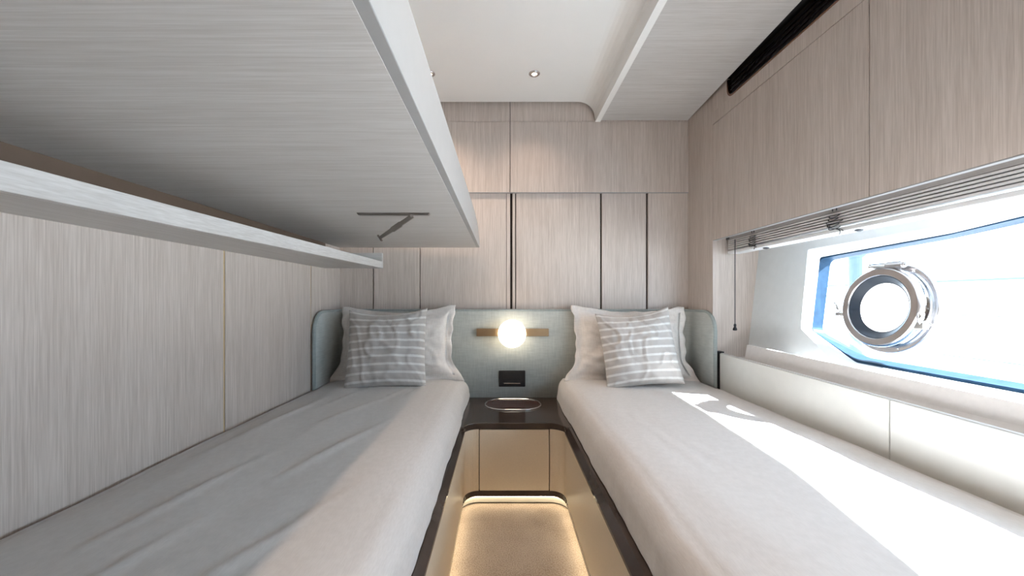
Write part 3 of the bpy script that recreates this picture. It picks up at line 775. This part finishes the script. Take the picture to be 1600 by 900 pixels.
hg.tube([hc + Vector((0, q, 0)) for q in (0.050, -0.005)], 0.0085, 12); hin = hg.build('hinge', 'chrome', ph, smooth=False)
MB().tube([hc + Vector((0, q, 0)) for q in (-0.0085, -0.055)], 0.011, 12).build('spring_barrel', 'chrome_satin', hin)
MB().tube([hc + Vector((0, q, 0)) for q in (-0.056, -0.066)], 0.006, 10).build('pin', 'chrome', hin)
lc = onring(math.radians(22), 0.131, 0.034)
lc = PC + AX * 0.036 + Vector((0, 0.122, 0)) - t1 * 0.028
lt = MB(); lt.box(lc.x - .008, lc.x + .008, lc.y - .008, lc.y + .012, lc.z - .006, lc.z + .006); la = lt.build('latch', 'chrome', ph, bevel=0.002)
MB().tube([lc + Vector((-.004, .008, .004)), lc + Vector((-.010, .014, .020)), lc + Vector((-.012, .016, .034)), lc + Vector((-.012, .022, .040)), lc + Vector((-.012, .030, .040))], 0.0035, 8).build('lever', 'chrome', la, smooth=True)
MB().lathe(lc + Vector((0, .016, 0)), (-1, 0, 0), [(-.006, 0), (-.006, .008), (.010, .008), (.012, .005), (.012, 0)], 14).build('knob', 'chrome_satin', la)
lc2 = PC + AX * 0.030 - Vector((0, 0.118, 0)) - t1 * 0.050
l2 = MB(); l2.box(lc2.x - .009, lc2.x + .009, lc2.y - .016, lc2.y + .012, lc2.z - .010, lc2.z + .010); la2 = l2.build('latch', 'chrome', ph, bevel=0.002)
MB().tube([lc2 + Vector((-.006, -.006, .004)), lc2 + Vector((-.012, -.012, .022)), lc2 + Vector((-.012, -.014, .036))], 0.0035, 8).build('lever', 'chrome', la2, smooth=True)
for ang in (-70, -20, 200, 250, 300, 120):
    MB().lathe(onring(math.radians(ang), 0.131, 0.0095), AX, [(0, 0), (0, .004), (.0015, .0035), (.002, 0)], 10).build('screw', 'chrome', ph)

# ================================================================== WALL LAMP, SOCKET, TRAY
YH = yf                                             # headboard face
wlp = empty('wall_lamp', (0.05, YH, -0.24)); tag(wlp, 'lit round globe wall lamp on a brass bar above the cabinet', 'lamp')
box('bar', 'brass', -0.130, 0.233, YH - 0.022, YH - 0.004, -0.188, -0.150, wlp, bevel=0.001)
box('mount', 'brass', 0.01, 0.09, YH - 0.0045, YH + 0.001, -0.18, -0.158, wlp)
gc = Vector((0.047, YH - 0.078, -0.170)); R_ = 0.0685
MB().lathe(gc, (0, 0, 1), [(-R_ * math.cos(math.pi * k / 24), R_ * math.sin(math.pi * k / 24)) for k in range(25)], 40).build('globe', 'globe_glass', wlp, smooth=True)
MB().lathe(gc + Vector((0, R_ - 0.004, 0)), (0, 1, 0), [(0, 0), (0, .022), (.0125, .022), (.0125, 0)], 20).build('collar', 'brass', wlp)

sk = empty('power_socket', (0.049, YH, -0.445)); tag(sk, 'black socket plate on the headboard under the globe lamp', 'socket')
box('plate', 'black_plastic', -0.018, 0.116, YH - 0.009, YH + 0.001, -0.445, -0.363, sk, bevel=0.003)
box('insert', 'black_matte', 0.002, 0.096, YH - 0.0115, YH - 0.009, -0.435, -0.373, sk, bevel=0.001)
box('flap', 'black_plastic', 0.006, 0.092, YH - 0.0135, YH - 0.0115, -0.404, -0.378, sk, bevel=0.001)
box('slot_edge', 'chrome_satin', 0.008, 0.090, YH - 0.0145, YH - 0.0115, -0.4285, -0.4245, sk)

trc = Vector((0.050, 1.815, ZT)); 
def stad(w, d, n=10):
    r = d / 2; q = w / 2 - r
    return [(q + r * math.cos(a), r * math.sin(a)) for a in [-math.pi / 2 + math.pi * k / n for k in range(n + 1)]] + [(-q + r * math.cos(a), r * math.sin(a)) for a in [math.pi / 2 + math.pi * k / n for k in range(n + 1)]]
tray = empty('oval_tray', trc); tag(tray, 'oval smoked glass catch-all tray with bright rim on the dark cabinet top', 'tray')
def ring_at(w, d, z): return [(trc.x + x, trc.y + y, trc.z + z) for x, y in stad(w, d)]
MB().strip([ring_at(.268, .196, .0005), ring_at(.270, .198, .004), ring_at(.266, .194, .0065), ring_at(.260, .188, .0055), ring_at(.256, .184, .0015)]).build('rim', 'chrome', tray, smooth=True)
bw = MB(); bw.strip([ring_at(.262, .190, .004), ring_at(.250, .178, .0012), ring_at(.20, .13, .0008)]); k = len(bw.v)
bw.add(ring_at(.20, .13, .0008), [tuple(range(22))]); bw.build('bowl', 'smoke_glass', tray)

# ================================================================== DOWNLIGHTS
def downlight(x, d, label, power=12.0):
    t = empty('downlight', (x, d, ZC)); tag(t, label, 'downlight', 'recessed ceiling downlights')
    MB().lathe((x, d, ZC), (0, 0, -1), [(-.001, .012), (-.001, .025), (.002, .025), (.006, .020), (.004, .012)], 28, closed=True).build('bezel', 'chrome_satin', t, smooth=True)
    MB().lathe((x, d, ZC - 0.0005), (0, 0, -1), [(0, 0), (0, .013)], 20).build('lens', 'lamp_lens', t)
    l = bpy.data.lights.new('downlight_beam', 'SPOT'); l.energy = power; l.color = (1.0, 0.75, 0.58)
    l.spot_size = math.radians(118); l.spot_blend = 1.0; l.shadow_soft_size = 0.012
    lo = bpy.data.objects.new('downlight_beam', l); COL.objects.link(lo); lo.parent = t; lo.location = (0, 0, -0.012)
downlight(0.143, 1.716, 'small steel downlight in the middle of the glossy ceiling', 5.0)
downlight(-0.326, 1.716, 'small steel downlight beside the upper bunk edge on the ceiling', 10.0)
downlight(0.143, 0.55, 'small steel downlight added out of view over the aisle to light the cabin', 16.0)  # unseen lamp added along the row for light on the beds
downlight(0.143, -0.55, 'small steel downlight added unseen behind the camera to light the cabin', 16.0)  # unseen lamp added behind the camera as extra cabin light

# ================================================================== OUTSIDE: quay and moored neighbours, blown out by daylight
struct(box('quay', 'concrete', 3.0, 40, -30, 40, -1.25, -1.15), 'pale concrete quay outside the window')
mp_ = MB().lathe((4.6, 4.98, -1.149), (0, 0, 1), [(0, .085), (1.72, .085), (1.72, .10), (1.76, .10), (1.80, .05), (1.80, 0)], 20).build('mooring_pile', 'pile_paint')
tag(mp_, 'faint blue-grey mooring post seen outside through the window', 'mooring post')
bo = empty('moored_boat', (9, 6, -1.149)); tag(bo, 'washed-out pale hull of a moored boat beyond the quay', 'boat')
MB().hexa([(9, 1, -1.149), (12, 1, -1.149), (12, 12, -1.149), (9, 12, -1.149), (8.6, 0, -.35), (12.4, 0, -.35), (12.4, 13.5, -.35), (8.6, 13.5, -.35)]).build('hull', 'hull_paint', bo, bevel=0.05)
box('cabin', 'hull_paint', 9.6, 11.6, 3.5, 9, -.35, .55, bo, bevel=0.08)
MB().tube([(8.8, 1, .35), (8.8, 12.5, .35)], 0.02, 8).build('rail', 'pile_paint', bo)
for k in range(6): MB().tube([(8.8, 1.2 + 2.2 * k, -.35), (8.8, 1.2 + 2.2 * k, .35)], 0.015, 6).build('stanchion', 'pile_paint', bo)
